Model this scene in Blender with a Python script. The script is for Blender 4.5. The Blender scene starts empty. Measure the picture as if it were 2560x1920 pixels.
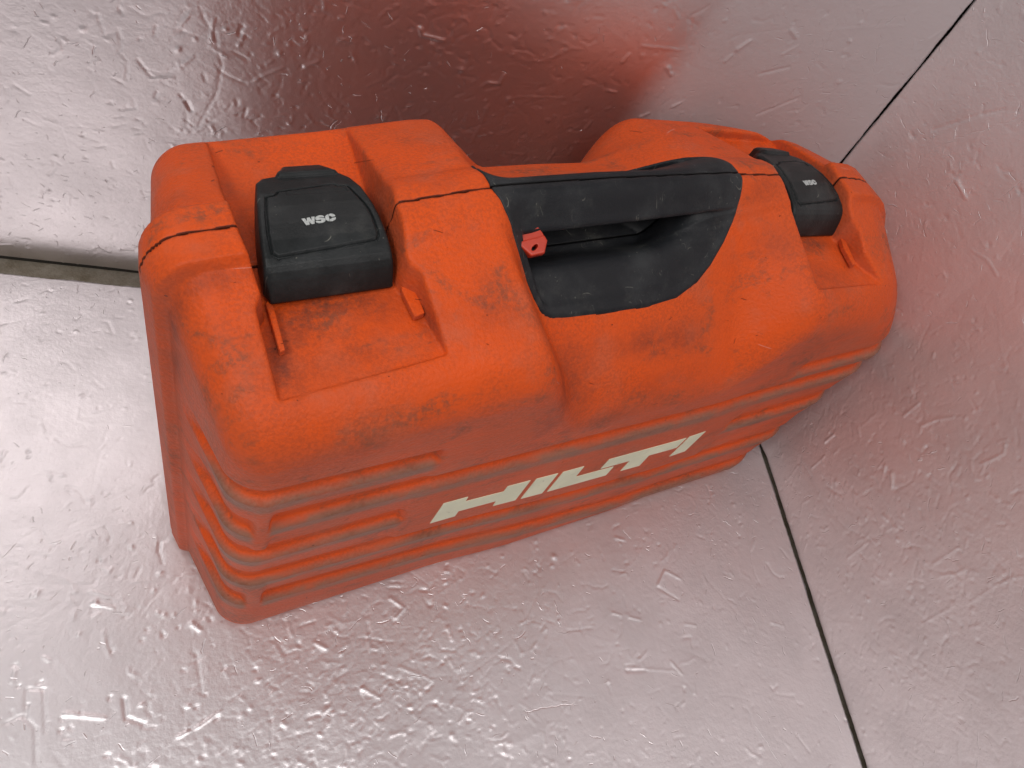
import bpy, math, random
import numpy as np
from mathutils import Matrix, Vector

F32 = np.float32
scn = bpy.context.scene
COL = scn.collection

# ------------------------------------------------------------------ camera
R = np.array([[0.94878636, -0.1084955, 0.29670384],
              [0.07479599, -0.83533159, -0.54463445],
              [0.30693648, 0.538934, -0.78443619]])          # world -> camera (x right, y down, z forward)
cam_d = bpy.data.cameras.new('camera')
cam = bpy.data.objects.new('camera', cam_d)
COL.objects.link(cam)
ax, ay, az = R[0], -R[1], -R[2]
cam.matrix_world = Matrix(((ax[0], ay[0], az[0], 0), (ax[1], ay[1], az[1], 0), (ax[2], ay[2], az[2], 0.650), (0, 0, 0, 1)))
cam_d.sensor_width = 36.0
cam_d.lens = 36.0 * 1930.0 / 2560.0
cam_d.clip_start = 0.01
cam_d.clip_end = 50
scn.camera = cam

# ------------------------------------------------------------------ world and lamps
world = bpy.data.worlds.new('World')
scn.world = world
world.use_nodes = True
wb = world.node_tree.nodes['Background']
wb.inputs[0].default_value = (0.98, 0.90, 0.92, 1)
wb.inputs[1].default_value = 0.22


def area(name, loc, target, size, power, col):
    d = bpy.data.lights.new(name, 'AREA')
    d.shape = 'RECTANGLE'
    d.size, d.size_y = size
    d.energy = power
    d.color = col
    o = bpy.data.objects.new(name, d)
    COL.objects.link(o)
    o.location = loc
    o.rotation_euler = (Vector(target) - Vector(loc)).to_track_quat('-Z', 'Y').to_euler()
    return o


area('key_lamp', (-0.78, -0.32, 1.50), (-0.10, 0.30, 0.1), (0.50, 0.50), 9.5, (1.0, 0.985, 0.965))
area('ceiling_lamp', (0.25, -0.58, 1.65), (0.25, 0.25, 0.2), (0.6, 0.35), 9.0, (1.0, 0.97, 0.945))

scn.view_settings.view_transform = 'Standard'
scn.view_settings.look = 'None'
scn.view_settings.exposure = -0.13
scn.view_settings.gamma = 1.0


# ------------------------------------------------------------------ node helpers
class NT:
    def __init__(self, name):
        self.m = bpy.data.materials.new(name)
        self.m.use_nodes = True
        self.t = self.m.node_tree
        self.n = self.t.nodes
        self.b = self.n['Principled BSDF']

    def put(self, sock, v):
        if isinstance(v, bpy.types.NodeSocket):
            self.t.links.new(v, sock)
        elif v is not None:
            if sock.type == 'RGBA' and hasattr(v, '__len__') and len(v) == 3:
                v = tuple(v) + (1,)
            sock.default_value = v

    def math(self, op, a, b=None, c=None, clamp=False):
        n = self.n.new('ShaderNodeMath')
        n.operation = op
        n.use_clamp = clamp
        self.put(n.inputs[0], a)
        if b is not None:
            self.put(n.inputs[1], b)
        if c is not None:
            self.put(n.inputs[2], c)
        return n.outputs[0]

    def vmath(self, op, a, b=None):
        n = self.n.new('ShaderNodeVectorMath')
        n.operation = op
        self.put(n.inputs[0], a)
        if b is not None:
            self.put(n.inputs[1], b)
        return n.outputs[0]

    def ramp(self, v, lo, hi, a=0.0, b=1.0):
        n = self.n.new('ShaderNodeMapRange')
        n.interpolation_type = 'SMOOTHSTEP'
        self.put(n.inputs[0], v)
        for i, x in enumerate((lo, hi, a, b)):
            self.put(n.inputs[1 + i], x)
        return n.outputs[0]

    def noise(self, vec, scale, detail=3, rough=0.5, dist=0.0, dim='3D'):
        n = self.n.new('ShaderNodeTexNoise')
        n.noise_dimensions = dim
        self.put(n.inputs['Vector'], vec)
        n.inputs['Scale'].default_value = scale
        n.inputs['Detail'].default_value = detail
        n.inputs['Roughness'].default_value = rough
        n.inputs['Distortion'].default_value = dist
        return n.outputs['Fac']

    def voro(self, vec, scale, feature='F1', dim='3D'):
        n = self.n.new('ShaderNodeTexVoronoi')
        n.voronoi_dimensions = dim
        n.feature = feature
        self.put(n.inputs['Vector'], vec)
        n.inputs['Scale'].default_value = scale
        return n

    def mix(self, f, a, b):
        n = self.n.new('ShaderNodeMix')
        n.data_type = 'RGBA'
        self.put(n.inputs[0], f)
        self.put(n.inputs[6], a)
        self.put(n.inputs[7], b)
        return n.outputs[2]

    def coord(self):
        return self.n.new('ShaderNodeTexCoord').outputs['Object']

    def sep(self, v):
        n = self.n.new('ShaderNodeSeparateXYZ')
        self.put(n.inputs[0], v)
        return n.outputs

    def comb(self, x, y, z=0.0):
        n = self.n.new('ShaderNodeCombineXYZ')
        for i, v in enumerate((x, y, z)):
            self.put(n.inputs[i], v)
        return n.outputs[0]

    def attr(self, name):
        n = self.n.new('ShaderNodeAttribute')
        n.attribute_name = name
        return n.outputs['Fac']

    def bump(self, h, dist=1.0, strength=1.0):
        n = self.n.new('ShaderNodeBump')
        n.inputs['Strength'].default_value = strength
        n.inputs['Distance'].default_value = dist
        self.put(n.inputs['Height'], h)
        self.t.links.new(n.outputs[0], self.b.inputs['Normal'])

    def set(self, **k):
        for a, v in k.items():
            self.put(self.b.inputs[a.replace('_', ' ')], v)


def dents(N, vec, cell, length, width, dens, bend=0.0, off=(0, 0), aniso=None):
    """Random short nicks, one per Voronoi cell: returns (height mask, random sign)."""
    v = N.vmath('MULTIPLY', N.vmath('ADD', vec, (off[0], off[1], 0)), (1 / cell, 1 / cell, 0))
    vo = N.voro(v, 1.0, dim='2D')
    d = N.sep(N.vmath('SUBTRACT', v, vo.outputs['Position']))
    c = N.sep(vo.outputs['Color'])
    ang = N.math('MULTIPLY', c[0], 6.2832)
    if aniso is not None:
        ang = N.math('ADD', N.math('MULTIPLY', N.math('SUBTRACT', ang, 3.14), 0.30), aniso)
    co, si = N.math('COSINE', ang), N.math('SINE', ang)
    u = N.math('ADD', N.math('MULTIPLY', d[0], co), N.math('MULTIPLY', d[1], si))
    w = N.math('SUBTRACT', N.math('MULTIPLY', d[1], co), N.math('MULTIPLY', d[0], si))
    if bend:
        k = N.math('MULTIPLY', N.math('SUBTRACT', c[1], 0.5), bend)
        w = N.math('ADD', w, N.math('MULTIPLY', N.math('MULTIPLY', u, u), k))
    L = N.math('MULTIPLY_ADD', N.math('POWER', c[2], 2.0), length / cell, 0.12 * length / cell)
    mu = N.ramp(N.math('DIVIDE', N.math('ABSOLUTE', u), L), 1.0, 0.6)
    mw = N.ramp(N.math('DIVIDE', N.math('ABSOLUTE', w), N.math('MULTIPLY_ADD', c[1], 0.9, 0.45)), width / cell, 0.1 * width / cell)
    gate = N.math('LESS_THAN', N.math('FRACT', N.math('MULTIPLY', N.math('ADD', c[0], c[2]), 7.31)), dens)
    sign = N.math('SUBTRACT', N.math('MULTIPLY', N.math('LESS_THAN', c[1], 0.55), 2.0), 1.0)
    m = N.math('MULTIPLY', N.math('MULTIPLY', mu, mw), gate)
    return m, sign


def metal_mat(name, tint, dens, grain, rough, met=0.88, wall=False, side=False):
    N = NT(name)
    p = N.coord()
    if wall or side:
        q0 = N.sep(p)
        p = N.comb(q0[0], q0[2]) if wall else N.comb(q0[1], q0[2])
    big = N.noise(p, 4.5, 2, 0.5)
    wn_ = N.n.new('ShaderNodeTexNoise')
    N.put(wn_.inputs['Vector'], p)
    wn_.inputs['Scale'].default_value = 130.0
    wn_.inputs['Detail'].default_value = 1.0
    pw = N.vmath('ADD', p, N.vmath('MULTIPLY', N.vmath('SUBTRACT', wn_.outputs['Color'], (0.5, 0.5, 0.5)), (0.0042, 0.0042, 0)))
    dn = N.math('MULTIPLY', N.ramp(big, 0.38, 0.60, 0.12, 1.15), dens)
    h = None
    for (cell, L, w, d, amp, bend, off) in (
            (0.012, 0.0042, 0.0006, 0.50, 0.00018, 0.6, (5.3, 2.9)),
            (0.017, 0.0070, 0.0006, 0.42, 0.00024, 1.0, (9.4, 3.1)),
            (0.090, 0.034, 0.0006, 0.60, 0.00014, 0.8, (8.3, 1.2))):
        m, s = dents(N, pw, cell, L, w, N.math('MULTIPLY', dn, d), bend, off)
        t = N.math('MULTIPLY', N.math('MULTIPLY', m, s), amp)
        h = t if h is None else N.math('ADD', h, t)
    g = N.noise(p, 420, 2, 0.5)
    g2 = N.noise(p, 170, 2, 0.5)
    gg = N.ramp(N.noise(N.vmath('ADD', p, (4, 2, 0)), 5.0, 1, 0.5), 0.35, 0.65, 0.35, 1.0)
    h = N.math('ADD', h, N.math('MULTIPLY', N.math('MULTIPLY', g, gg), 0.00016 * grain))
    h = N.math('ADD', h, N.math('MULTIPLY', g2, 0.00022 * grain))
    h = N.math('ADD', h, N.math('MULTIPLY', N.noise(p, 9, 2, 0.5), 0.0016))
    N.bump(h)
    smudge = N.noise(p, 14, 4, 0.6)
    col = N.mix(N.ramp(smudge, 0.3, 0.75), tint, tuple(0.88 * x for x in tint))
    ro = N.math('MULTIPLY_ADD', smudge, 0.12, rough)
    if not wall:
        pass
    if wall:      # right part painted greyer and duller to hide the case's bright reflection
        edge = N.math('ADD', N.sep(p)[0], N.math('MULTIPLY', N.math('SUBTRACT', N.noise(p, 6, 3), 0.5), 0.03))
        hi = N.math('MULTIPLY', N.ramp(N.sep(p)[1], 0.32, 0.43), N.ramp(edge, 0.09, 0.24, 0.0, 0.70))
        reflection_mute = N.math('MAXIMUM', N.ramp(edge, 0.262, 0.315), hi)
        ro = N.math('MULTIPLY_ADD', reflection_mute, 0.22, ro)
        met = N.math('MULTIPLY_ADD', reflection_mute, -0.50, met)
        col = N.mix(reflection_mute, col, (0.62, 0.575, 0.585))
    N.set(Base_Color=col, Metallic=met, Roughness=ro)
    return N.m


M_floor = metal_mat('scuffed_floor_metal', (0.82, 0.780, 0.795), 0.95, 0.95, 0.36, 0.75)
M_wall = metal_mat('scuffed_wall_metal', (0.80, 0.75, 0.755), 0.85, 1.0, 0.34, 0.97, wall=True)
M_side = metal_mat('scuffed_side_metal', (0.84, 0.79, 0.795), 1.0, 1.3, 0.44, 0.62, side=True)

# orange polypropylene
N = NT('orange_plastic')
p = N.coord()
rib = N.attr('rib')
nz = N.sep(N.n.new('ShaderNodeNewGeometry').outputs['Normal'])[2]
vert = N.ramp(nz, 0.55, 0.05)
n1 = N.noise(p, 11, 4, 0.62)
n2 = N.noise(N.vmath('MULTIPLY', p, (0.8, 1.2, 1.2)), 26, 6, 0.68, 0.3)
n3 = N.noise(p, 240, 3, 0.7)
n4 = N.noise(N.vmath('MULTIPLY', p, (0.35, 1.0, 2.2)), 60, 5, 0.7)
base = N.mix(N.ramp(n1, 0.35, 0.7), (0.75, 0.092, 0.010), (0.64, 0.090, 0.018))
dust = N.math('MULTIPLY', vert, N.ramp(n4, 0.25, 0.65, 0.22, 0.62))
dust = N.math('MAXIMUM', dust, N.math('MULTIPLY', rib, N.ramp(n4, 0.28, 0.6, 0.45, 0.95)))
groove = N.attr('groove')
dust = N.math('MULTIPLY', dust, N.math('SUBTRACT', 1.0, N.math('MULTIPLY', groove, 0.9)))
col = N.mix(dust, base, (0.43, 0.104, 0.052))
gr = N.math('MULTIPLY', rib, N.ramp(n2, 0.34, 0.56, 0.25, 0.90))
col = N.mix(gr, col, (0.27, 0.145, 0.100))
blot = N.math('MULTIPLY', N.ramp(n2, 0.51, 0.66), N.ramp(n3, 0.38, 0.62, 0.15, 1.0))
col = N.mix(N.math('MULTIPLY', blot, 0.72), col, (0.20, 0.075, 0.042))
haze = N.math('MULTIPLY', N.ramp(N.noise(p, 26, 4, 0.6), 0.50, 0.72), 0.30)
col = N.mix(haze, col, (0.44, 0.150, 0.090))
mott = N.math('MULTIPLY', N.ramp(N.noise(p, 520, 2, 0.6), 0.40, 0.62), N.ramp(N.noise(p, 18, 3, 0.6), 0.35, 0.60, 0.15, 0.75))
col = N.mix(N.math('MULTIPLY', mott, 0.45), col, (0.33, 0.060, 0.022))
grime_shade = N.attr('grime_shade')  # dirt and recess shade painted together as one dark tint
gm = N.math('MULTIPLY', grime_shade, N.ramp(N.noise(p, 45, 5, 0.7), 0.30, 0.60, 0.25, 0.95))
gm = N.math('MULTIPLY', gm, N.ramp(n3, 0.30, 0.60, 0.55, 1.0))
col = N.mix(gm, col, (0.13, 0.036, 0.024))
m_a, _ = dents(N, N.comb(N.sep(p)[0], N.math('ADD', N.sep(p)[2], N.sep(p)[1])), 0.030, 0.0035, 0.0005, 0.22, 1.0, (2, 3))
m_b, _ = dents(N, N.comb(N.sep(p)[0], N.math('ADD', N.sep(p)[2], N.sep(p)[1])), 0.021, 0.0012, 0.0008, 0.16, 0.0, (5, 1))
m_c, _ = dents(N, N.comb(N.sep(p)[0], N.math('ADD', N.sep(p)[2], N.sep(p)[1])), 0.055, 0.010, 0.0005, 0.16, 1.0, (1, 8))
col = N.mix(N.math('MULTIPLY', N.math('MAXIMUM', m_a, m_b), 0.6), col, (0.09, 0.03, 0.02))
col = N.mix(N.math('MULTIPLY', m_c, 0.35), col, (0.70, 0.42, 0.36))
joint = N.ramp(N.math('ABSOLUTE', N.sep(p)[1]), 0.00062, 0.00115, 0.85, 0.0)      # black grime packed in the joint line
col = N.mix(joint, col, (0.030, 0.012, 0.009))
hh = N.math('MULTIPLY', N.noise(p, 430, 2, 0.55), 0.00058)
hh = N.math('ADD', hh, N.math('MULTIPLY', N.noise(p, 12, 2), 0.0014))
hh = N.math('SUBTRACT', hh, N.math('MULTIPLY', N.math('MAXIMUM', m_a, m_b), 0.0004))
N.bump(hh)
N.set(Base_Color=col, Roughness=N.math('MULTIPLY_ADD', n1, 0.20, 0.40))
N.b.inputs['Specular IOR Level'].default_value = 0.18
M_orange = N.m


def black_mat(name, base, dusty, rough, scuff):
    N = NT(name)
    p = N.coord()
    n1 = N.noise(p, 20, 5, 0.65)
    n2 = N.noise(p, 70, 5, 0.7)
    col = N.mix(N.math('MULTIPLY', N.ramp(n1, 0.40, 0.72), dusty), base, (0.055, 0.060, 0.062))
    q = N.comb(N.sep(p)[0], N.sep(p)[1])
    a, _ = dents(N, q, 0.011, 0.0040, 0.00045, scuff, 10.0, (4, 3))
    b, _ = dents(N, q, 0.007, 0.0007, 0.00055, scuff * 0.8, 0.0, (7, 2))
    patch = N.ramp(n1, 0.42, 0.62)
    sc = N.math('MULTIPLY', N.math('MAXIMUM', a, b), N.math('MULTIPLY', patch, N.ramp(n2, 0.35, 0.6)))
    col = N.mix(N.math('MULTIPLY', sc, 0.75), col, (0.20, 0.20, 0.17))
    col = N.mix(N.math('MULTIPLY', N.math('MULTIPLY', patch, N.ramp(n2, 0.52, 0.70)), 0.30 * min(1, scuff * 2)), col, (0.13, 0.13, 0.11))
    if 'handle' in name:
        col = N.mix(N.ramp(N.math('ABSOLUTE', N.sep(p)[1]), 0.00070, 0.00120, 0.9, 0.0), col, (0.001, 0.001, 0.001))
    N.bump(N.math('ADD', N.math('MULTIPLY', N.noise(p, 700, 2), 0.00016), N.math('MULTIPLY', sc, -0.0002)))
    N.set(Base_Color=col, Roughness=rough)
    N.b.inputs['Specular IOR Level'].default_value = 0.22
    return N.m


M_handle = black_mat('black_handle_plastic', (0.0125, 0.0140, 0.0165), 0.45, 0.48, 1.0)
M_latch = black_mat('black_latch_plastic', (0.0125, 0.0150, 0.0155), 0.45, 0.42, 0.22)

N = NT('red_plastic')
N.set(Base_Color=N.mix(N.noise(N.coord(), 200), (0.56, 0.045, 0.014), (0.44, 0.032, 0.012)), Roughness=0.4)
M_red = N.m
N = NT('cream_print')
nn = N.noise(N.coord(), 90, 5, 0.7)
cc = N.mix(N.ramp(N.noise(N.coord(), 30, 3), 0.35, 0.65), (0.82, 0.84, 0.62), (0.74, 0.76, 0.56))
cc = N.mix(N.ramp(nn, 0.60, 0.74, 0.0, 0.6), cc, (0.22, 0.20, 0.10))
N.set(Base_Color=cc, Roughness=0.5)
M_cream = N.m
N = NT('pale_print')
N.set(Base_Color=N.mix(N.ramp(N.noise(N.coord(), 900, 3), 0.4, 0.6), (0.52, 0.55, 0.54), (0.42, 0.45, 0.44)), Roughness=0.5)
M_pale = N.m
N = NT('grimy_ledge')
nn = N.noise(N.coord(), 60, 6, 0.7)
N.set(Base_Color=N.mix(N.ramp(nn, 0.3, 0.7), (0.26, 0.235, 0.19), (0.15, 0.125, 0.085)), Roughness=0.6, Metallic=0.25)
N.bump(N.math('MULTIPLY', nn, 0.002))
M_ledge = N.m
N = NT('dark_backing')
N.set(Base_Color=(0.02, 0.018, 0.014), Roughness=0.8)
M_dark = N.m


# ------------------------------------------------------------------ object helpers
def link(name, me, mat, parent=None, label=None, cat=None, kind=None, smooth=False):
    o = bpy.data.objects.new(name, me)
    COL.objects.link(o)
    if mat:
        me.materials.append(mat)
    if smooth:
        me.polygons.foreach_set('use_smooth', np.ones(len(me.polygons), dtype=bool))
    if parent:
        o.parent = parent
    if label:
        o['label'] = label
    if cat:
        o['category'] = cat
    if kind:
        o['kind'] = kind
    return o


def raw_mesh(name, V, Q):
    me = bpy.data.meshes.new(name)
    me.vertices.add(len(V))
    me.vertices.foreach_set('co', np.asarray(V, F32).ravel())
    n = len(Q)
    k = Q.shape[1]
    me.loops.add(n * k)
    me.loops.foreach_set('vertex_index', np.asarray(Q, np.int32).ravel())
    me.polygons.add(n)
    me.polygons.foreach_set('loop_start', np.arange(0, n * k, k, dtype=np.int32))
    me.update(calc_edges=True)
    me.validate()
    return me


def prism(poly, z0, z1, dz=None):
    """Closed prism from a 2-D outline; dz(x, y) adds a height to the top and bottom."""
    n = len(poly)
    f = dz or (lambda x, y: 0.0)
    V = [(x, y, z0 + f(x, y)) for x, y in poly] + [(x, y, z1 + f(x, y)) for x, y in poly]
    F = [tuple(range(n))[::-1], tuple(range(n, 2 * n))] + [(i, (i + 1) % n, n + (i + 1) % n, n + i) for i in range(n)]
    return V, F


def py_mesh(name, V, F):
    me = bpy.data.meshes.new(name)
    me.from_pydata(V, [], F)
    me.update()
    return me


# ------------------------------------------------------------------ SDF helpers (millimetres, case frame)
def ss(a, b, x):
    t = np.clip((x - a) / (b - a), 0, 1)
    return t * t * (3 - 2 * t)


def smax(a, b, r):
    m = np.maximum(a, b)
    return np.minimum(m, -r) + np.sqrt(np.maximum(a + r, 0) ** 2 + np.maximum(b + r, 0) ** 2)


def cmax(a, b, r):
    """max with a concave fillet (for cuts)."""
    h = np.maximum(r - np.abs(a - b), 0) / r
    return np.maximum(a, b) + h * h * r * 0.25


def poly_sdf(x, y, P):
    P = np.asarray(P, F32)
    d = np.full(np.broadcast(x, y).shape, 1e9, F32)
    s = np.ones(d.shape, F32)
    n = len(P)
    for i in range(n):
        a, b = P[i], P[i - 1]
        ex, ey = b[0] - a[0], b[1] - a[1]
        wx, wy = x - a[0], y - a[1]
        t = np.clip((wx * ex + wy * ey) / (ex * ex + ey * ey), 0, 1)
        d = np.minimum(d, (wx - ex * t) ** 2 + (wy - ey * t) ** 2)
        c1 = y >= a[1]
        c2 = y < b[1]
        c3 = ex * wy > ey * wx
        flip = (c1 & c2 & c3) | (~c1 & ~c2 & ~c3)
        s = np.where(flip, -s, s)
    return s * np.sqrt(d)


ZX = [-20, 0, 20, 45, 118, 177, 257, 366, 425, 492, 520, 534, 547, 563, 590, 630]
ZZ = [348, 350, 353, 355, 360, 366, 365, 360, 354, 346, 341, 336, 328, 315, 287, 240]


def crest(x):
    return np.interp(x, ZX, ZZ).astype(F32)


def ztop(x, y):
    ay = np.abs(y)
    front = y < 0
    c = crest(x)
    e = ss(52, 42, x) + ss(488, 500, x)             # raised belt at both ends
    belt = (6 * ss(17, 21, ay)) * e + (6 * ss(8, 27, ay)) * (1 - e)
    blk = belt + 0.50 * np.maximum(ay - 20, 0) + 0.0002 * np.maximum(ay - 20, 0) ** 2
    mf = 19 * ss(3, 24, ay) + 1.12 * np.maximum(ay - 20, 0)
    mb = 19 * ss(3, 24, ay) + 0.60 * np.maximum(ay - 20, 0) + 0.6 * np.maximum(ay - 62, 0)
    bb = belt + 0.34 * np.maximum(ay - 20, 0) + 0.0004 * np.maximum(ay - 20, 0) ** 2
    blk = np.where(front, blk, bb)
    mid = np.where(front, mf, mb)
    sh = 0.13 * np.maximum(ay - 20, 0)
    wl = ss(178, 201 + 0.55 * np.maximum(ay - 40, 0), x - sh)
    wr = np.where(front, 1 - ss(372, 432, x), 1 - ss(292, 368, x))
    w = wl * wr
    return c - (blk * (1 - w) + mid * w)


RIBS = [(256, 0.03), (209, 0.035), (166, 0.035), (119, 0.085), (72, 0.110)]


def groove_z(k, x):
    z, s = RIBS[k]
    t = np.clip(x - 30, 0, 400)
    g = z - s * t
    if k == 1:
        g = g + 8 * ss(34, 42, x)
    if k == 0:
        g = g - 10 * ss(400, 470, x)
    return g


def groove_mask(k, x):
    if k == 0:
        return (1 - ss(134, 142, x)) + ss(462, 474, x)
    if k == 1:
        return (1 - ss(28, 33, x)) + ss(38, 42, x)
    if k == 2:
        return (1 - ss(128, 138, x)) + ss(440, 455, x)
    if k == 4:
        return (1 - ss(28, 33, x)) + ss(40, 45, x)
    return np.ones_like(x) + 0 * x


def ribs(x, z):
    g = 0
    big = 1 + 0.35 * ss(540, 600, x)
    for k in range(5):
        m = groove_mask(k, x)
        dz = z - groove_z(k, x)
        prof = ss(-13.5, -7.0, dz) * (1 - ss(0.5, 10.0, dz))
        g = g + prof * m
        if k < 4:
            m2 = m * groove_mask(k + 1, x)
            lo = groove_z(k + 1, x) + 5
            t = np.clip((groove_z(k, x) - 12 - z) / 26.0, 0, 1)
            g = g + 0.42 * t * (z > lo - 3) * m2 * (1 - ss(lo + 2.0, lo - 4.0, z) * 0) * ss(lo - 6, lo + 1, z)
    return g * big


def ymax(x, z, front):
    wl = ss(180, 275, x)
    wr = ss(380, 440, x)
    side = 103 - (285 - z) * 0.034
    mid = 101 - (285 - z) * 0.012
    if front:
        right = 99 - (285 - z) * 0.012
        return side * (1 - wl) + wl * ((1 - wr) * mid + wr * right)
    wl = ss(188, 222, x)
    wr = ss(300, 362, x)
    return (115 - (285 - z) * 0.02) * (1 - wl) + wl * ((1 - wr) * 84 + wr * (115 - 20 * ss(430, 540, x)))


POCKET1 = [(52, 104), (47, 35), (46.5, 15), (46.5, -4), (48, -25), (48.5, -34), (44.5, -39.5), (44.3, -49), (44.3, -80),
           (133, -77), (129, -48), (127.5, -38.5), (122, -33), (120.5, -27), (122, -1), (125, 16), (136, 110)]
POCKET2 = [(420, 84), (425, 8), (422, -11), (424, -24), (426, -41), (430, -77), (511, -77), (496, -55), (495, -41), (488, -33), (487.5, -20), (490, 5), (513, 84)]
HANDLE = [(183, 28), (192, 35), (201, 36), (206, 31), (216, 31), (321, 31), (336, 30), (352, 28), (364, 24), (372, 17), (376, 8), (377, -3), (375, -13),
          (370, -23), (362, -32), (350, -42), (338, -49), (319, -55), (293, -57), (260, -57), (227, -56), (216, -55), (209, -52), (204, -46),
          (198, -36), (192, -27), (184, -14), (181, -3), (181, 14)]


def body(x, y, z):
    """Broadcasting SDF of the closed case, negative inside (front and back computed by sign of y)."""
    ay = np.abs(y)
    a = (z - ztop(x, y)) * 0.84
    g = ribs(x, z) * 5.8
    yf = ymax(x, z, True)
    yb = ymax(x, z, False)
    b = ay - np.where(y < 0, yf, yb)
    c3 = (1 - ss(16, 21, ay)) * 5.0
    xl = 2.0 + 0.17 * ay - c3 * 1.1
    xr = 621 - 0.10 * ay + c3 * 0.2 - 0.11 * np.maximum(215 - z, 0)
    gl = ss(30, 66, ay)
    c = xl - x
    d = x - xr
    L = smax(smax(c, b, 20.0), a, 20.0)
    Rr = smax(smax(d, b, 42.0), a, 20.0 + 18.0 * ss(470, 560, x))
    s = np.where(x < 300, L, Rr)
    s = s + g * gl * ss(-14.0, -4.0, s)
    return smax(s, -z, 9.0)


def pocket_cut(x, y, z, P):
    ay = np.abs(y)
    pd = poly_sdf(x, y, P)
    fl = crest(np.clip(x, 40, 500)) - 33 - 0.07 * ay
    return np.maximum(pd - 0.10 * np.maximum(z - fl, 0), (fl - z) * 0.98)


def case_sdf(x, y, z):
    s = body(x, y, z)
    for P in (POCKET1, POCKET2):
        s = cmax(s, -pocket_cut(x, y, z, P), 2.5)
    hd = poly_sdf(x, y, HANDLE)
    s = np.maximum(s, -np.maximum(hd + 1.4, 288 - z))
    return s


def front_shell(x, y, z):
    return np.maximum(case_sdf(x, y, z), y + 0.6)


def back_shell(x, y, z):
    return np.maximum(case_sdf(x, y, z), 0.6 - y)


def handle_full(x, y, z):
    s = body(x, y, z) - 1.0
    hd = poly_sdf(x, y, HANDLE)
    s = smax(s, hd, 1.6)
    s = np.maximum(s, 289 - z)
    # scoop under the grip
    ay = np.abs(y)
    sf = ztop(x, y)
    u = np.clip(ay / 42.0, 0, 1)
    fade = 1 - ss(316 - 52 * u, 350 + 30 * u, x)
    plate = 309.5 + 16 * np.exp(-((ay - 29) / 15.5) ** 2) * ss(0, 17, ay)
    fl = sf - 0.5 - np.maximum(sf - plate, 0) * fade
    xl = np.interp(ay, [0, 20, 33, 46, 55], [182, 188.5, 196, 203.5, 212]).astype(F32) + 6.0
    cut = cmax(fl - z, (xl - x) + 0.15 * (z - 320), 4.0)
    inner = poly_sdf(x, y, HANDLE) + 2.4
    cut = cmax(cut, inner, 7.0)
    gx = crest(x)
    # grip bar: rounded block that stays
    zb = 343 - 5 * ss(225, 205, x) * 0
    grip = smax(ay - 21.0, zb - z, 7.0)
    cut = np.maximum(cut, -grip)
    return cmax(s, -cut, 3.0)


def handle_front(x, y, z):
    return np.maximum(handle_full(x, y, z), y + 0.45)


def handle_back(x, y, z):
    return np.maximum(handle_full(x, y, z), 0.45 - y)


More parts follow.
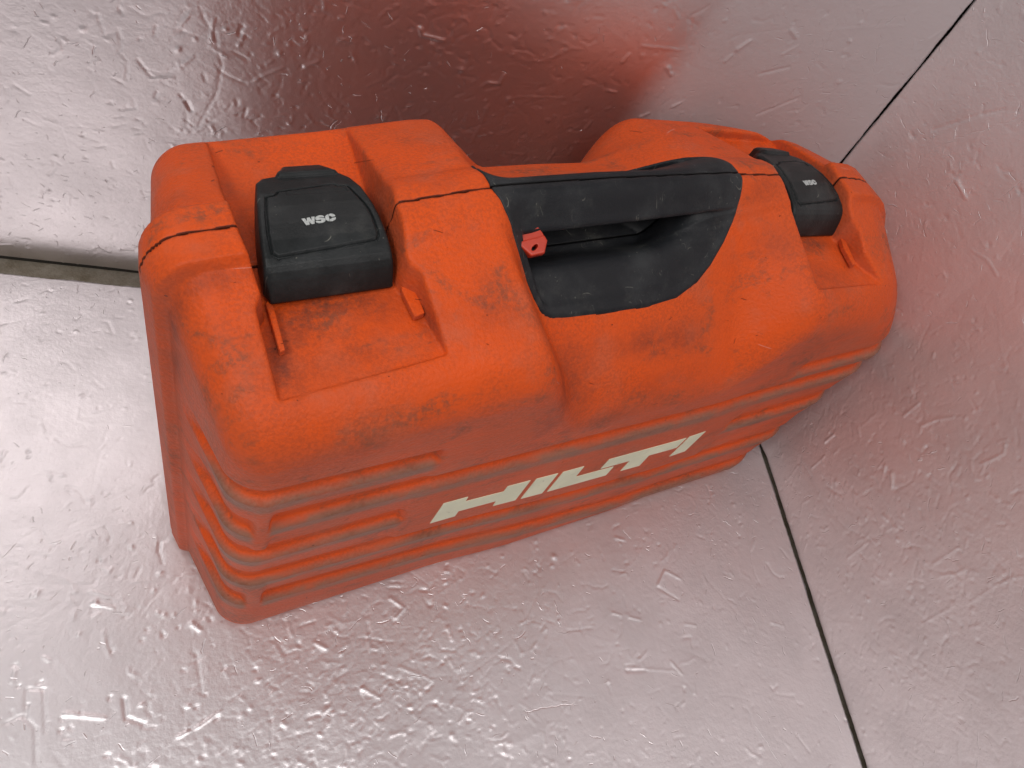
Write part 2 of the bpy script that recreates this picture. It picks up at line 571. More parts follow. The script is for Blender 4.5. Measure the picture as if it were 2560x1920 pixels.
def surface_net(fn, lo, hi, h, cut=None, project=2, outer=None):
    """Surface nets on a regular grid, then Newton steps onto the exact surface."""
    ax = [np.arange(lo[i], hi[i] + h, h, dtype=F32) for i in range(3)]
    X = ax[0][:, None, None]
    Y = ax[1][None, :, None]
    Z = ax[2][None, None, :]
    nx, ny, nz = len(ax[0]), len(ax[1]), len(ax[2])
    D = np.empty((nx, ny, nz), F32)
    st = 48
    for i in range(0, nx, st):
        D[i:i + st] = fn(X[i:i + st], Y, Z)
    ins = D < 0
    cnt = np.zeros((nx - 1, ny - 1, nz - 1), np.int8)
    for i in (0, 1):
        for j in (0, 1):
            for k in (0, 1):
                cnt += ins[i:nx - 1 + i, j:ny - 1 + j, k:nz - 1 + k]
    act = (cnt > 0) & (cnt < 8)
    cells = np.argwhere(act)
    idx = np.full(act.shape, -1, np.int32)
    idx[act] = np.arange(len(cells), dtype=np.int32)
    P = np.zeros((len(cells), 3), F32)
    W = np.zeros(len(cells), F32)
    cx, cy, cz = cells.T
    for axis in range(3):
        o1, o2 = [a for a in range(3) if a != axis]
        for u in (0, 1):
            for v in (0, 1):
                off = [0, 0, 0]
                off[o1], off[o2] = u, v
                a = D[cx + off[0], cy + off[1], cz + off[2]]
                off2 = list(off)
                off2[axis] = 1
                b = D[cx + off2[0], cy + off2[1], cz + off2[2]]
                m = (a < 0) != (b < 0)
                t = np.where(m, a / np.where(m, a - b, 1), 0)
                for q in range(3):
                    P[:, q] += np.where(m, t if q == axis else off[q], 0)
                W += m
    V = cells.astype(F32) + P / W[:, None]
    V = V * h + np.array(lo, F32)
    quads = []
    for axis in range(3):
        o1, o2 = [a for a in range(3) if a != axis]
        sl0 = [slice(None)] * 3
        sl1 = [slice(None)] * 3
        sl0[axis] = slice(0, -1)
        sl1[axis] = slice(1, None)
        for q in (o1, o2):
            sl0[q] = slice(1, -1)
            sl1[q] = slice(1, -1)
        A, B = ins[tuple(sl0)], ins[tuple(sl1)]
        E = np.argwhere(A != B)
        inside_first = A[tuple(E.T)]
        base = E.copy()
        base[:, o1] += 1
        base[:, o2] += 1

        def cid(d1, d2):
            c = base.copy()
            c[:, o1] += d1
            c[:, o2] += d2
            return idx[c[:, 0], c[:, 1], c[:, 2]]
        q = np.stack([cid(-1, -1), cid(0, -1), cid(0, 0), cid(-1, 0)], 1)
        flip = inside_first if axis != 1 else ~inside_first
        q[~flip] = q[~flip][:, ::-1]
        quads.append(q)
    Q = np.concatenate(quads)
    Q = Q[(Q >= 0).all(1)]
    e = 0.25
    for _ in range(project):
        x, y, z = V.T.copy()
        f = fn(x, y, z)
        gx = (fn(x + e, y, z) - fn(x - e, y, z)) / (2 * e)
        gy = (fn(x, y + e, z) - fn(x, y - e, z)) / (2 * e)
        gz = (fn(x, y, z + e) - fn(x, y, z - e)) / (2 * e)
        g2 = np.maximum(gx * gx + gy * gy + gz * gz, 0.15)
        st_ = np.clip(f / g2, -0.5 * h, 0.5 * h) * 0.85
        V = V - np.stack([gx * st_, gy * st_, gz * st_], 1)
    if cut is not None:
        m = np.abs(V[:, 1] - cut) < 0.56 * h
        V[m, 1] = cut
        if outer is not None:      # pull the rim of the cut out to the true outer surface: a crisp joint line
            for _ in range(3):
                idx_ = np.where(m)[0]
                x, y, z = V[idx_].T.copy()
                f = outer(x, y, z)
                near = np.abs(f) < 0.95 * h
                idx_ = idx_[near]
                x, y, z, f = x[near], y[near], z[near], f[near]
                gx = (outer(x + e, y, z) - outer(x - e, y, z)) / (2 * e)
                gz = (outer(x, y, z + e) - outer(x, y, z - e)) / (2 * e)
                k_ = np.clip(f / np.maximum(gx * gx + gz * gz, 0.3), -h, h)
                V[idx_, 0] -= gx * k_
                V[idx_, 2] -= gz * k_
    return V, Q


# ------------------------------------------------------------------ the case
CASE = bpy.data.objects.new('tool_case', None)
COL.objects.link(CASE)
CASE.location = (-0.0583268, 0.2702606, 0.0006)
CASE.rotation_euler = (0, 0, math.radians(18.3))
CASE['label'] = 'scuffed orange plastic power tool case with black handle standing upright on the metal floor'
CASE['category'] = 'tool case'


# dirt plus painted-in crease shade, in corners and rubbed patches: centre, radii, amount
GRIME_SHADE = [(214, -86, 262, 12, 22, 44, 0.95), (228, -80, 262, 24, 28, 36, 0.6), (290, -72, 285, 22, 8, 16, 0.6), (318, -74, 280, 30, 12, 14, 0.55),
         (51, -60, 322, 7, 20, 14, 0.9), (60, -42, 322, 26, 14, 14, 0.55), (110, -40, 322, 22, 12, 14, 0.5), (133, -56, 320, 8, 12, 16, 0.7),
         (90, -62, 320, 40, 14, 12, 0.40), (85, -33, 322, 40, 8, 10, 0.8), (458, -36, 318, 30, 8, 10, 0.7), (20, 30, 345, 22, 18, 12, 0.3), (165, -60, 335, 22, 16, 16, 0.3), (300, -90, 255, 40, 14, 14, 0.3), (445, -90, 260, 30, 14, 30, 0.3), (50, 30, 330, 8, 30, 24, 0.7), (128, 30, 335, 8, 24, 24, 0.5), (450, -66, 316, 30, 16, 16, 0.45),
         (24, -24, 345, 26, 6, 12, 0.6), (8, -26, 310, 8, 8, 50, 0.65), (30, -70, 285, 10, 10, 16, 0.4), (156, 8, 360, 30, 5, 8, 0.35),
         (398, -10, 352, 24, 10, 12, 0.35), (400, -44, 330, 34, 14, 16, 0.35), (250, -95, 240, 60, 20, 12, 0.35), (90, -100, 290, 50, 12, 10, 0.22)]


def sdf_part(name, fn, lo, hi, h, mat, cut=None, outer=None, parent=CASE, rib_attr=False, origin=(0, 0, 0), label=None):
    V, Q = surface_net(fn, lo, hi, h, cut, outer=outer)
    me = raw_mesh(name, (V - np.array(origin, F32)) * 0.001, Q)
    if rib_attr:
        x, y, z = V.T
        ay = np.abs(y)
        r = ribs(x, z)
        zone = ss(20, 32, z) * (1 - ss(262, 276, z)) * ss(50, 80, ay)
        gr = np.zeros_like(x)
        for (cx, cy, cz, rx, ry, rz, am) in GRIME_SHADE:
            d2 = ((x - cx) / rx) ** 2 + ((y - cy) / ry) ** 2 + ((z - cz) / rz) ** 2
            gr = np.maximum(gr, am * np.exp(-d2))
        gb = me.attributes.new('grime_shade', 'FLOAT', 'POINT')
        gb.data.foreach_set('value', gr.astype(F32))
        a = me.attributes.new('groove', 'FLOAT', 'POINT')
        a.data.foreach_set('value', (r * ss(24, 34, ay)).astype(F32))
        # the bands that stand proud just under each groove are rubbed and dirty
        band = 0
        for k in range(5):
            dz = z - groove_z(k, x)
            band = band + ss(-26, -20, dz) * (1 - ss(-12, -8, dz)) * groove_mask(k, x)
        b = me.attributes.new('rib', 'FLOAT', 'POINT')
        b.data.foreach_set('value', (np.clip(band, 0, 1) * ss(50, 80, ay)).astype(F32))
    o = link(name, me, mat, parent, smooth=True, label=label)
    o.location = np.array(origin) * 0.001
    return o


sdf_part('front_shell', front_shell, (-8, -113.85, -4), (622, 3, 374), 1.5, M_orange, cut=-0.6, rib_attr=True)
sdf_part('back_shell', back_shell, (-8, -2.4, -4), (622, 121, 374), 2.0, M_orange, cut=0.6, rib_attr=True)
sdf_part('handle_front_half', handle_front, (176, -62.6, 285), (396, 3, 374), 1.1, M_handle, cut=-0.45)
sdf_part('handle_back_half', handle_back, (176, -2.3, 285), (396, 42, 374), 1.1, M_handle, cut=0.45)

# --- latches
LC = (86.0, 0.0, 350.0)
LPY = [-34, -29.8, -26, -24, -21.5, -18, -10, 0, 12, 24, 36, 46, 56, 60]
LPZ = [320, 330, 340.5, 344.2, 346.8, 348.8, 351.5, 353, 352.5, 350.5, 346.5, 342, 336, 333]
LPOLY = [(53, -30), (50.5, -23), (52, -8), (55, 8), (59, 26), (62, 38), (66, 43), (74, 45), (78, 50), (81, 56), (103, 56), (105, 50), (107, 45),
         (111, 43), (114, 36), (116, 26), (117.5, 8), (118, -8), (118.3, -23), (118.8, -30)]
PANEL = [(600 + a / 5.027, 400 + b / 5.027) for a, b in ((325, 480), (440, 455), (480, 410), (1170, 312), (1230, 335), (1340, 330), (1480, 460), (1600, 600),
                                                        (1690, 780), (1745, 950), (1720, 1010), (1200, 1110), (480, 1240), (400, 1190), (350, 950), (325, 700))]
YAW = math.radians(18.3)
UX = np.array([math.cos(YAW), math.sin(YAW)])
UY = np.array([-UX[1], UX[0]])
A0 = np.array([-58.3268, 270.2606])


def unproj(px, z):
    """photo pixel -> case-frame (x, y) at height z: used only to read off the outline of prints."""
    v = np.array([px[0] - 1280, px[1] - 960, 1930.0])
    r = R.T @ v
    t = (z - 650) / r[2]
    q = r[:2] * t - A0
    return float(q @ UX), float(q @ UY)


def lprof(y):
    return np.interp(y, LPY, LPZ).astype(F32)


PAN = []
for q in PANEL:
    z = 350
    for _ in range(6):
        xx, yy = unproj(q, z)
        z = float(lprof(yy))
    PAN.append((xx, yy))


def latch_sdf(x, y, z):
    tab = ss(44, 47, y) * 0
    s = (z - lprof(y) - 2.6 * ss(73.5, 76.5, x) * ss(109.5, 106.5, x) * ss(40, 43, y)) * 0.9
    s = smax(s, poly_sdf(x, y, LPOLY), 2.6)
    pd = poly_sdf(x, y, PAN)
    s = np.maximum(s, -np.maximum(np.abs(pd) - 0.55, lprof(y) - 1.5 - z))
    rec = np.maximum(np.maximum(76 - x, x - 108), np.maximum(19 - y, y - 60))
    s = np.maximum(s, 327 - z)
    return s


LATCH_LABELS = None


def make_latch():
    t = bpy.data.objects.new('latch', None)
    COL.objects.link(t)
    t.parent = CASE
    t.location = np.array(LC) * 0.001
    sdf_part('latch_body', latch_sdf, (47, -36, 324), (125, 60, 357), 0.75, M_latch, parent=t, origin=LC).location = (0, 0, 0)
    # raised cover panel with a shallow finger recess, following the curved latch
    poly = np.array(PAN)
    c = poly.mean(0)
    xs = np.arange(50, 123, 1.0)
    ys = np.arange(-24, 50, 1.0)

    def cover(x, y, z):
        pd = poly_sdf(x, y, PAN) + 0.75
        rec = np.maximum(np.maximum(74 - x, x - (106.5 - (y - 20) * 0.1)), 21 - (x - 76) * 0.02 - y)
        top = lprof(y) + 0.55 - 1.7 * ss(0.4, -0.4, rec)
        return np.maximum(smax((z - top) * 0.9, pd, 0.7), lprof(y) - 1.4 - z)
    sdf_part('cover_panel', cover, (50, -26, 330), (123, 50, 356), 0.7, M_latch, parent=t, origin=LC).location = (0, 0, 0)
    # print
    zz = lambda pts: [(740 + a / 18.43, 520 + b / 18.43) for a, b in pts]
    G = [zz([(245, 540), (395, 520), (505, 660), (490, 500), (620, 475), (720, 620), (695, 450), (850, 440), (850, 760), (740, 780), (670, 745), (615, 650), (615, 805), (470, 830)]),
         zz([(1300, 465), (1290, 430), (1200, 385), (1090, 380), (980, 410), (900, 455), (875, 510), (900, 575), (960, 600), (1060, 590), (1130, 570), (1165, 590), (1160, 630), (1110, 645),
             (895, 640), (940, 705), (1040, 735), (1170, 725), (1290, 690), (1355, 630), (1355, 570), (1320, 520), (1270, 500), (1080, 490), (1050, 470), (1100, 460)]),
         zz([(1480, 330), (1400, 365), (1345, 420), (1335, 500), (1370, 570), (1450, 630), (1545, 650), (1530, 550), (1510, 430)]),
         zz([(1500, 325), (1600, 300), (1700, 310), (1790, 370), (1800, 415), (1650, 450), (1590, 405), (1520, 400)]),
         zz([(1830, 470), (1640, 500), (1630, 540), (1545, 545), (1570, 650), (1680, 640), (1780, 590), (1830, 540)])]
    for g in G:
        pts = []
        for q in g:
            z = 352
            for _ in range(4):
                xx, yy = unproj(q, z)
                z = float(lprof(yy)) + 0.7
            pts.append((xx - LC[0], yy - LC[1]))
        V, Fc = prism(pts, 0.3, 0.85, dz=lambda a, b: float(lprof(b)) - LC[2])
        link('letter', py_mesh('letter', [tuple(k * 0.001 for k in v) for v in V], Fc), M_pale, t)
    return t


L1 = make_latch()
L1['label'] = 'black latch with pale lettering in the recess left of the handle'
L2 = L1.copy()
COL.objects.link(L2)
L2.parent = CASE
for ch in list(L1.children):
    k = ch.copy()
    COL.objects.link(k)
    k.parent = L2
L2.location = (0.4620, 0.0, 0.3395)
L2.rotation_euler = (0, math.radians(7.0), 0)
L2.scale = (0.90, 1, 1)
L2['label'] = 'black latch with faint pale lettering in the recess near the right end'


# --- narrow guide strips moulded beside the latch hooks
for pts in ([(990, 690), (1001, 741), (1033, 803), (1058, 795), (1022, 712), (1012, 690)],
            [(672, 745), (664, 760), (700, 876), (714, 871), (685, 770)],
            [(2110, 570), (2120, 605), (2146, 650), (2154, 645), (2128, 590), (2118, 572)]):
    q = [unproj(a, 326 if pts[0][0] < 1500 else 322) for a in pts]
    V, Fc = prism(q, -35, -30.5, dz=lambda a, b: float(crest(np.array([a]))[0]) + (b + 45) * 0.05)
    o = link('guide_strip', py_mesh('guide_strip', [tuple(k * 0.001 for k in v) for v in V], Fc), M_orange, CASE)
    bv = o.modifiers.new('bevel', 'BEVEL')
    bv.width = 0.0008
    bv.segments = 2

# --- brand lettering on the front face
LET = {'a': [(160.9, 128.5), (162.5, 164.3), (182.0, 163.4), (182.2, 155.0), (214.6, 152.7), (215.0, 161.9), (234.8, 161.1), (234.3, 125.5), (214.3, 126.2), (213.9, 135.9), (181.6, 137.4), (181.4, 127.8)],
       'b': [(239.4, 125.1), (240.1, 160.7), (259.9, 159.6), (259.3, 124.2)],
       'c': [(264.0, 124.2), (264.7, 159.3), (284.6, 158.4), (284.6, 139.6), (323.7, 137.1), (323.7, 121.1), (284, 123.3)],
       'd': [(308.7, 141.3), (309.3, 157.6), (392.0, 154.2), (391.6, 137.2), (359.9, 138.9), (360.1, 119.5), (339.2, 120.8), (339.3, 139.8)],
       'e': [(394.6, 118.9), (395.4, 154.4), (414.7, 153.6), (413.9, 117.9)]}


def y_front(x, z):
    """front surface of the shell at (x, z)"""
    ys = np.linspace(-115, -80, 141).astype(F32)
    f = case_sdf(np.full_like(ys, x), ys, np.full_like(ys, z))
    return float(np.interp(0, f[::-1], ys[::-1]))


for key, pl in LET.items():
    dense = []
    for i, a in enumerate(pl):
        b = pl[(i + 1) % len(pl)]
        n = max(1, int(math.dist(a, b) / 6))
        for j in range(n):
            dense.append((a[0] + (b[0] - a[0]) * j / n, a[1] + (b[1] - a[1]) * j / n))
    # cap as a fine grid clipped to the outline would be heavy; the face is flat here, so one n-gon per side
    V = [(x, y_front(x, z) - 0.45, z) for x, z in dense] + [(x, y_front(x, z) + 1.0, z) for x, z in dense]
    n = len(dense)
    Fc = [tuple(range(n)), tuple(range(n, 2 * n))[::-1]] + [(i, n + i, n + (i + 1) % n, (i + 1) % n) for i in range(n)]
    link('brand_letter', py_mesh('brand_letter', [tuple(k * 0.001 for k in v) for v in V], Fc), M_cream, CASE)

# --- red lock plug at the left end of the handle opening
oct_ = [(-5.6, 7.6), (3.6, 8.2), (6.8, 3.0), (8.6, -2.2), (5.2, -8.8), (-3.2, -9.0), (-8.0, -3.0), (-8.0, 3.6)]


def plug(x, y, z):
    pd = poly_sdf(x, y, oct_)
    s = smax(pd, np.abs(z) - 3.2, 1.0)
    s = np.maximum(s, -np.maximum(np.abs(y - 4.2 - 0.06 * x) - 0.45, 2.0 - z))
    step = np.maximum(np.abs(y - 2.1 - 0.06 * x) - 2.0, 1.9 - z)
    s = np.maximum(s, -step)
    hole = np.sqrt((x * 0.87 + (y + 4.8) * -0.35) ** 2 + ((y + 4.8) * 1.25 + x * -0.35) ** 2) - 1.6
    return np.maximum(s, -hole)


pl_o = sdf_part('lock_plug', plug, (-11, -11, -5), (11, 11, 5), 0.4, M_red, label='small red plastic plug with a round hole')
pl_o.location = (0.2050, -0.0225, 0.3435)
pl_o.scale = (1.02, 1.08, 1.1)
pl_o.rotation_euler = (math.radians(28), math.radians(-12), math.radians(-6))


# ------------------------------------------------------------------ the metal lined corner (structure)
WY = 0.5430      # back wall plane
WX = 0.5530      # side wall plane
CX = 0.5110      # the side sheet folds inwards to meet the back wall here
STEP = 0.00125


def axis(lo, hi, f0, f1):
    """grid lines: fine between f0 and f1, coarse outside."""
    a = np.arange(f0, f1 + 1e-9, (f1 - f0) / round((f1 - f0) / STEP))
    p = [a]
    if lo < f0:
        p.insert(0, np.linspace(lo, f0, max(2, int((f0 - lo) / 0.05)))[:-1])
    if hi > f1:
        p.append(np.linspace(f1, hi, max(2, int((hi - f1) / 0.05)))[1:])
    return np.concatenate(p)


def stroke(H, us, vs, pts, sig, amp):
    """press a dent / gouge that follows a polyline into the height field (metres)."""
    pts = np.asarray(pts, float)
    m = 4 * sig
    u0, u1 = np.searchsorted(us, [pts[:, 0].min() - m, pts[:, 0].max() + m])
    v0, v1 = np.searchsorted(vs, [pts[:, 1].min() - m, pts[:, 1].max() + m])
    if u1 - u0 < 2 or v1 - v0 < 2:
        return
    U, V = np.meshgrid(us[u0:u1], vs[v0:v1], indexing='ij')
    best = np.full(U.shape, 1e9)
    n = max(1, len(pts) - 1)
    if len(pts) == 1:
        best = (U - pts[0, 0]) ** 2 + (V - pts[0, 1]) ** 2
    for k in range(len(pts) - 1):
        a, b = pts[k], pts[k + 1]
        e = b - a
        t = np.clip(((U - a[0]) * e[0] + (V - a[1]) * e[1]) / max(e @ e, 1e-12), 0, 1)
        d = (U - a[0] - e[0] * t) ** 2 + (V - a[1] - e[1] * t) ** 2
        w = 1 + 0.5 * ((k + t) / n)          # the stroke narrows along its run
        best = np.minimum(best, d * w * w)
    H[u0:u1, v0:v1] += amp * np.exp(-best / (2 * sig * sig))


def relief(us, vs, seed, rate, density, placed, uv):
    rnd = np.random.RandomState(seed)
    H = np.zeros((len(us), len(vs)))
    (a0, a1), (b0, b1) = uv
    area_ = (a1 - a0) * (b1 - b0)

    def spots(n):
        out = []
        while len(out) < n:
            u, v = rnd.uniform(a0, a1), rnd.uniform(b0, b1)
            if rnd.rand() < density(u, v):
                out.append((u, v))
        return out
    for u, v in spots(int(2500 * rate * area_)):          # short gouges, some kinked
        L = 0.0015 + 0.011 * rnd.rand() ** 2.2
        th = rnd.uniform(0, 6.28)
        P = [(u, v)]
        for k in range(rnd.choice([1, 1, 2, 3])):
            P.append((P[-1][0] + L * math.cos(th), P[-1][1] + L * math.sin(th)))
            th += rnd.normal(0, 0.9)
            L *= 0.7
        stroke(H, us, vs, P, rnd.uniform(0.00050, 0.00095), rnd.choice([-1, -1, 1]) * (0.05 + 0.50 * rnd.rand() ** 2) * 1e-3)
    for u, v in spots(int(1000 * rate * area_)):          # pits and pimples
        stroke(H, us, vs, [(u, v), (u + rnd.normal(0, 0.0012), v + rnd.normal(0, 0.0012))], rnd.uniform(0.00055, 0.0012), rnd.choice([-1, 1]) * (0.06 + 0.85 * rnd.rand() ** 2) * 1e-3)
    for u, v in spots(int(420 * rate * area_)):           # long thin scratches
        L, th, c = rnd.uniform(0.010, 0.060), rnd.uniform(0, 6.28), rnd.normal(0, 14)
        P = [(u, v)]
        for k in range(10):
            P.append((P[-1][0] + L / 10 * math.cos(th), P[-1][1] + L / 10 * math.sin(th)))
            th += c * L / 10
        stroke(H, us, vs, P, 0.0007, rnd.choice([-1, -1, 1]) * rnd.uniform(0.05, 0.13) * 1e-3)
    for u, v in spots(int(120 * rate * area_)):           # broad soft dents
        a = rnd.uniform(0, 6.28)
        L = rnd.uniform(0, 0.03)
        stroke(H, us, vs, [(u, v), (u + L * math.cos(a), v + L * math.sin(a))], rnd.uniform(0.004, 0.012), rnd.choice([-1, 1]) * rnd.uniform(0.05, 0.22) * 1e-3)
    for P, sig, amp in placed:
        stroke(H, us, vs, P, sig * 0.80e-3, amp * 1.35e-3)
    return H


def panel(name, us, vs, H, place, mat, seed, wob):
    """one sheet of metal: relief face, back face and rim, with slightly uneven cut edges."""
    rnd = np.random.RandomState(seed)
    U, V = np.meshgrid(us, vs, indexing='ij')

    def wv(k, mid):
        w = np.cumsum(rnd.randn(k))
        w = w - np.convolve(np.pad(w, 40, 'edge'), np.ones(81) / 81, 'same')[40:-40]
        return np.clip(w * 0.00013 * wob + rnd.randn(k) * 0.00006 * wob, -0.0016, 0.0016)
    U[0] += wv(len(vs), 0)
    U[-1] += wv(len(vs), 0)
    V[:, 0] += wv(len(us), 0)
    V[:, -1] += wv(len(us), 0)
    Hh = H.copy()
    Hh[0] = Hh[-1] = 0
    Hh[:, 0] = Hh[:, -1] = 0
    Pf = place(U, V, Hh).reshape(-1, 3)
    Pb = place(U, V, np.full(U.shape, -0.0025) + Hh).reshape(-1, 3)
    a, b = U.shape
    I = np.arange(a * b).reshape(a, b)
    qf = np.stack([I[:-1, :-1], I[1:, :-1], I[1:, 1:], I[:-1, 1:]], -1).reshape(-1, 4)
    # rim only: a back skin of the outline is enough for a sheet lying on its backing
    rim = np.concatenate([I[:, 0], I[-1, 1:], I[-2::-1, -1], I[0, -2:0:-1]])
    n = len(rim)
    base = a * b
    Vv = np.concatenate([Pf, Pb[rim]])
    k = np.arange(n)
    qs = np.stack([rim, base + k, base + (k + 1) % n, np.roll(rim, -1)], -1)
    e1 = Pf[I[1, 0]] - Pf[I[0, 0]]
    o = link(name, raw_mesh(name, Vv, np.concatenate([qf, qs])), mat, kind='structure')
    o.data.polygons.foreach_set('use_smooth', np.concatenate([np.ones(len(qf), bool), np.zeros(len(qs), bool)]))
    return o


def hit(px, plane):
    """where a mark seen in the photo lies on a wall or the floor (plane: axis, value)."""
    r_ = R.T @ np.array([px[0] - 1280, px[1] - 960, 1930.0])
    o = np.array([0, 0, 0.65])
    t = (plane[1] - o[plane[0]]) / r_[plane[0]]
    return o + t * r_


def marks(lst, plane, ia, ib):
    out = []
    for pts, sig, amp in lst:
        q = [hit(p, plane) for p in pts]
        out.append(([(a[ia], a[ib]) for a in q], sig, amp))
    return out


G = -0.45
floor_marks = marks([
    ([(1340, 1370), (1345, 1480), (1290, 1600), (1180, 1680), (1000, 1705), (900, 1670)], 0.8, -0.14),
    ([(230, 1508), (285, 1520)], 1.2, 0.6), ([(225, 1478), (280, 1492)], 0.9, 0.35), ([(165, 1785), (262, 1795)], 1.5, 0.6),
    ([(310, 1745), (315, 1795), (362, 1810)], 1.3, -0.7), ([(445, 1842), (500, 1815), (550, 1778)], 1.0, 0.6), ([(490, 1630), (505, 1735)], 1.0, -0.3),
    ([(65, 1790), (66, 1722), (110, 1722), (113, 1830)], 1.0, -0.4), ([(15, 1808), (55, 1787), (88, 1820), (90, 1915)], 1.0, -0.4),
    ([(1645, 1465), (1662, 1427), (1700, 1447)], 1.3, 0.5), ([(1645, 1468), (1697, 1500)], 1.3, G), ([(1385, 1392)], 2.2, 0.9), ([(1380, 1415)], 1.4, 0.6),
    ([(1540, 1345), (1560, 1350)], 1.4, 0.5), ([(1338, 1352)], 1.8, 0.6), ([(1835, 1262)], 1.4, 0.5), ([(1850, 1290)], 1.3, 0.4), ([(1854, 1312)], 1.4, 0.5),
    ([(1420, 1577), (1480, 1570)], 0.9, -0.3), ([(1532, 1532), (1552, 1538)], 1.1, 0.5), ([(1572, 1542), (1600, 1550)], 1.1, 0.5),
    ([(1585, 1670), (1690, 1678)], 0.9, 0.3), ([(1678, 1655), (1705, 1685)], 1.1, 0.6), ([(1000, 1668), (1080, 1700)], 1.1, 0.4),
    ([(975, 1495), (1010, 1520), (990, 1545)], 1.2, 0.6), ([(1120, 1570), (1130, 1600)], 1.6, 0.7), ([(905, 1720), (950, 1745)], 1.2, 0.5),
    ([(790, 1608), (815, 1622)], 1.7, 0.7), ([(1025, 1770)], 2.0, 0.8), ([(1130, 1838)], 1.8, 0.8), ([(720, 1560), (730, 1590)], 1.2, 0.5),
    ([(480, 1560), (500, 1575)], 1.8, 0.7), ([(395, 1532)], 1.2, 0.5), ([(434, 1538)], 1.2, 0.5), ([(490, 1507)], 1.1, 0.5), ([(228, 1342)], 1.3, 0.5),
    ([(400, 1357), (396, 1380)], 1.0, -0.5), ([(330, 1455), (490, 1437)], 0.8, 0.2), ([(860, 1610), (850, 1700), (880, 1800)], 0.8, -0.15),
    ([(1010, 1420), (1080, 1470)], 0.9, -0.2), ([(1405, 1480), (1404, 1600), (1410, 1900)], 0.9, 0.12), ([(1760, 1440), (1850, 1540)], 0.8, -0.12)], (2, 0.0), 0, 1)
wall_marks = marks([
    ([(1048, 30), (1052, 48), (1105, 62)], 1.6, 0.8), ([(1150, 138)], 1.8, 0.9), ([(1220, 172), (1243, 174), (1255, 150)], 1.2, 0.9), ([(1200, 182), (1215, 170)], 1.0, 0.6),
    ([(1262, 213), (1300, 208), (1400, 210)], 0.9, 0.35), ([(1215, 232), (1200, 280), (1182, 312), (1175, 330)], 1.0, 0.45), ([(1132, 318)], 1.6, 0.9),
    ([(1108, 285), (1105, 310)], 1.2, 0.5), ([(1285, 358), (1305, 360)], 1.0, 0.5), ([(1368, 372), (1378, 355)], 1.0, 0.6), ([(1458, 288), (1470, 272)], 1.1, 0.6),
    ([(945, 257), (968, 262)], 1.0, 0.5), ([(1045, 148), (1062, 152)], 0.9, 0.6), ([(1510, 190), (1530, 195)], 1.0, 0.6), ([(1590, 260), (1612, 250)], 1.2, 0.7),
    ([(1655, 130), (1665, 150)], 1.6, 0.8), ([(1670, 235), (1690, 225)], 1.1, 0.7), ([(1545, 115), (1560, 95)], 1.3, 0.7), ([(1590, 73), (1690, 85)], 1.0, 0.4),
    ([(1430, 290), (1440, 285)], 0.9, 0.4), ([(1165, 255), (1160, 270)], 1.2, 0.5), ([(1030, 280), (1045, 290)], 1.2, 0.6),
    ([(510, 0), (548, 60), (560, 130), (548, 200), (500, 290)], 0.9, -0.22), ([(640, 170), (655, 160), (712, 135)], 1.0, 0.4), ([(765, 132), (800, 117)], 1.3, 0.5),
    ([(702, 98)], 1.5, 0.7), ([(352, 118), (388, 165)], 1.0, -0.45), ([(385, 167), (440, 164)], 1.0, 0.4), ([(472, 228), (482, 250)], 1.5, -0.8), ([(45, 185), (85, 212)], 0.9, -0.3),
    ([(307, 40), (312, 80), (305, 100)], 1.0, -0.3), ([(400, 30), (395, 55)], 1.0, -0.3), ([(68, 275), (105, 295)], 0.9, -0.2), ([(255, 0), (268, 45)], 1.0, -0.35),
    ([(850, 60), (890, 70)], 1.1, 0.4), ([(880, 95), (890, 120)], 1.0, 0.4), ([(1965, 50), (1980, 72)], 1.5, 0.5), ([(1890, 162), (1965, 150)], 1.2, -0.4),
    ([(2095, 200)], 1.6, 0.6), ([(1890, 270), (1990, 235)], 1.3, -0.4), ([(1830, 90), (1860, 70)], 1.8, 0.7), ([(1800, 120), (1815, 105)], 1.4, 0.6), ([(2060, 60), (2260, 62)], 0.8, 0.12)], (1, WY), 0, 2)
side_marks = marks([
    ([(2020, 1170), (2070, 1270), (2120, 1320), (2180, 1350), (2235, 1325)], 0.9, -0.28), ([(2235, 1185), (2237, 1215)], 2.0, 1.0), ([(2218, 1165), (2216, 1180)], 1.3, 0.7),
    ([(2265, 1040), (2305, 1008)], 1.2, 0.6), ([(2068, 1105), (2092, 1085)], 1.3, 0.7), ([(2035, 1170), (2068, 1140)], 1.1, 0.5), ([(2150, 1070), (2155, 1090)], 1.3, 0.6),
    ([(2310, 1065), (2345, 1050), (2390, 1043)], 1.1, 0.5), ([(2420, 1045)], 1.3, 0.6), ([(2460, 1160), (2515, 1135), (2520, 1110)], 1.0, 0.5), ([(2095, 1205)], 2.2, 0.6),
    ([(2215, 1290), (2225, 1300)], 1.8, 0.6), ([(2340, 1410), (2400, 1370)], 1.0, 0.35), ([(2125, 1395), (2175, 1355)], 1.0, 0.4), ([(2300, 1565), (2390, 1515)], 1.0, 0.3),
    ([(2445, 630), (2475, 650), (2500, 690)], 0.8, 0.4), ([(2395, 340), (2500, 300), (2560, 285)], 1.0, -0.35), ([(2430, 460), (2445, 500)], 1.8, 0.6), ([(2350, 560), (2340, 580)], 1.0, 0.5),
    ([(2320, 730), (2345, 735), (2380, 720)], 0.9, 0.3), ([(2285, 780), (2420, 800)], 0.8, 0.2), ([(2440, 1500), (2500, 1460), (2560, 1440)], 1.0, 0.25), ([(2180, 600), (2230, 560)], 1.0, -0.25)], (0, WX), 1, 2)


def dens_floor(x, y):
    return 0.10 + 0.62 * math.exp(-((x - 0.08) / 0.15) ** 2 - ((y - 0.13) / 0.11) ** 2)


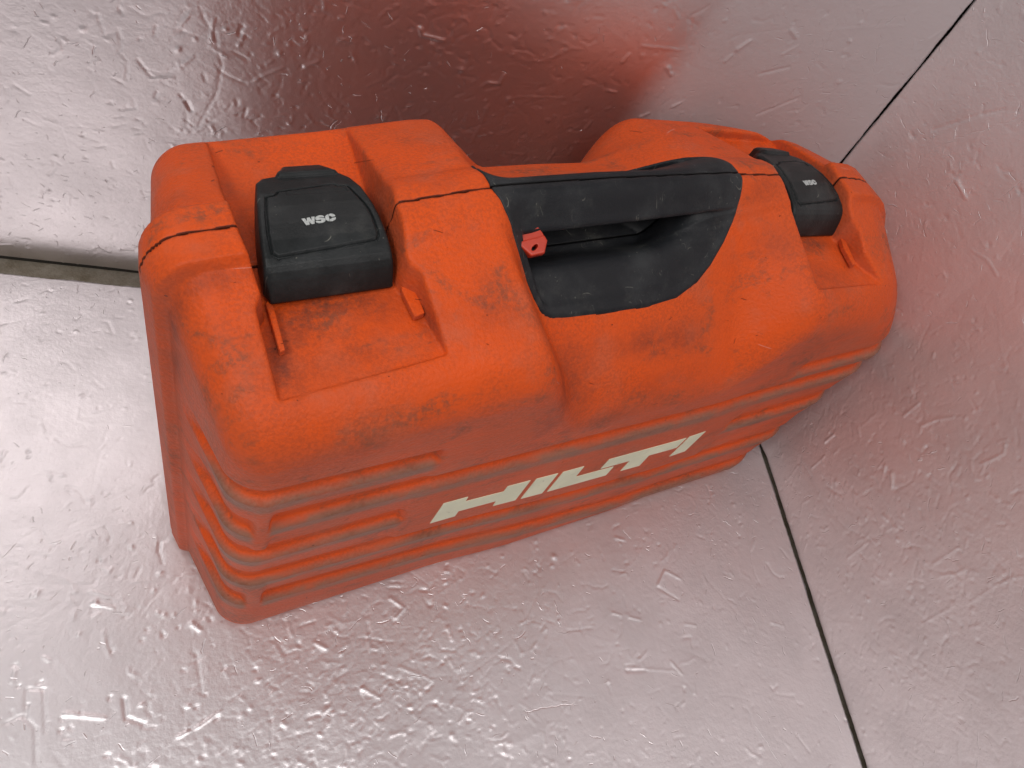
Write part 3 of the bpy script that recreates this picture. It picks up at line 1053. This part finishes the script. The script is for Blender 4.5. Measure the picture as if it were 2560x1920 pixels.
def dens_wall(x, z):
    return 0.07 + 0.60 * math.exp(-((x - 0.12) / 0.13) ** 2) * (z > 0.15) + 0.10 * math.exp(-((x + 0.05) / 0.12) ** 2)


def dens_side(y, z):
    return 0.16 + 0.60 * math.exp(-((y - 0.22) / 0.15) ** 2 - ((z - 0.16) / 0.15) ** 2)


us, vs = axis(-1.3, WX - 0.0055, -0.27, WX - 0.0055), axis(-1.1, 0.5260, 0.02, 0.5260)
H = relief(us, vs, 11, 2.6, dens_floor, floor_marks, ((-0.27, 0.55), (0.02, 0.526)))
panel('floor', us, vs, H, lambda u, v, h: np.stack([u, v, h + 0 * u], -1), M_floor, 3, 1.3)


def bow(x, z):
    """the thin wall sheet leans and bellies slightly and its lower edge curls back."""
    return 0.060 * z * ss(0.500, 0.260, x) * ss(-1.2, -0.2, x) - 0.0045 * np.exp(-np.maximum(z, 0) / 0.020)


us, vs = axis(-1.3, CX - 0.0005, -0.27, CX - 0.0005), axis(-0.0025, 1.15, -0.0025, 0.48)
H = relief(us, vs, 12, 2.4, dens_wall, wall_marks, ((-0.27, 0.55), (0.0, 0.48)))
panel('back_wall', us, vs, H, lambda u, v, h: np.stack([u, WY - bow(u, v) - h, v + 0 * h], -1), M_wall, 5, 1.0)


def fold(y):
    return WX - 0.0025 - (WX - CX - 0.0035) * np.clip((y - 0.37) / 0.173, 0, 1) ** 1.25


us, vs = axis(-1.1, WY - 0.0005, 0.0, WY - 0.0005), axis(0.002, 1.15, 0.002, 0.52)
H = relief(us, vs, 13, 3.0, dens_side, side_marks, ((0.0, 0.54), (0.0, 0.52)))
o = panel('side_wall', us, vs, H, lambda u, v, h: np.stack([fold(u) - h, u, v + 0 * h], -1), M_side, 8, 1.0)
o.data.flip_normals()

V, Fc = prism([(-1.3, -1.1), (0.60, -1.1), (0.60, 0.60), (-1.3, 0.60)], -0.030, -0.0045)
link('under_floor', py_mesh('under_floor', V, Fc), M_ledge, kind='structure')
V, Fc = prism([(-1.3, WY + 0.0045), (0.60, WY + 0.0045), (0.60, WY + 0.03), (-1.3, WY + 0.03)], -0.004, 1.16)
link('backing_board', py_mesh('backing_board', V, Fc), M_dark, kind='structure')
V, Fc = prism([(WX + 0.0045, -1.1), (WX + 0.03, -1.1), (WX + 0.03, WY + 0.004), (CX + 0.006, WY + 0.004), (WX + 0.0045, 0.38)], -0.004, 1.16)
link('backing_board', py_mesh('backing_board', V, Fc), M_dark, kind='structure')
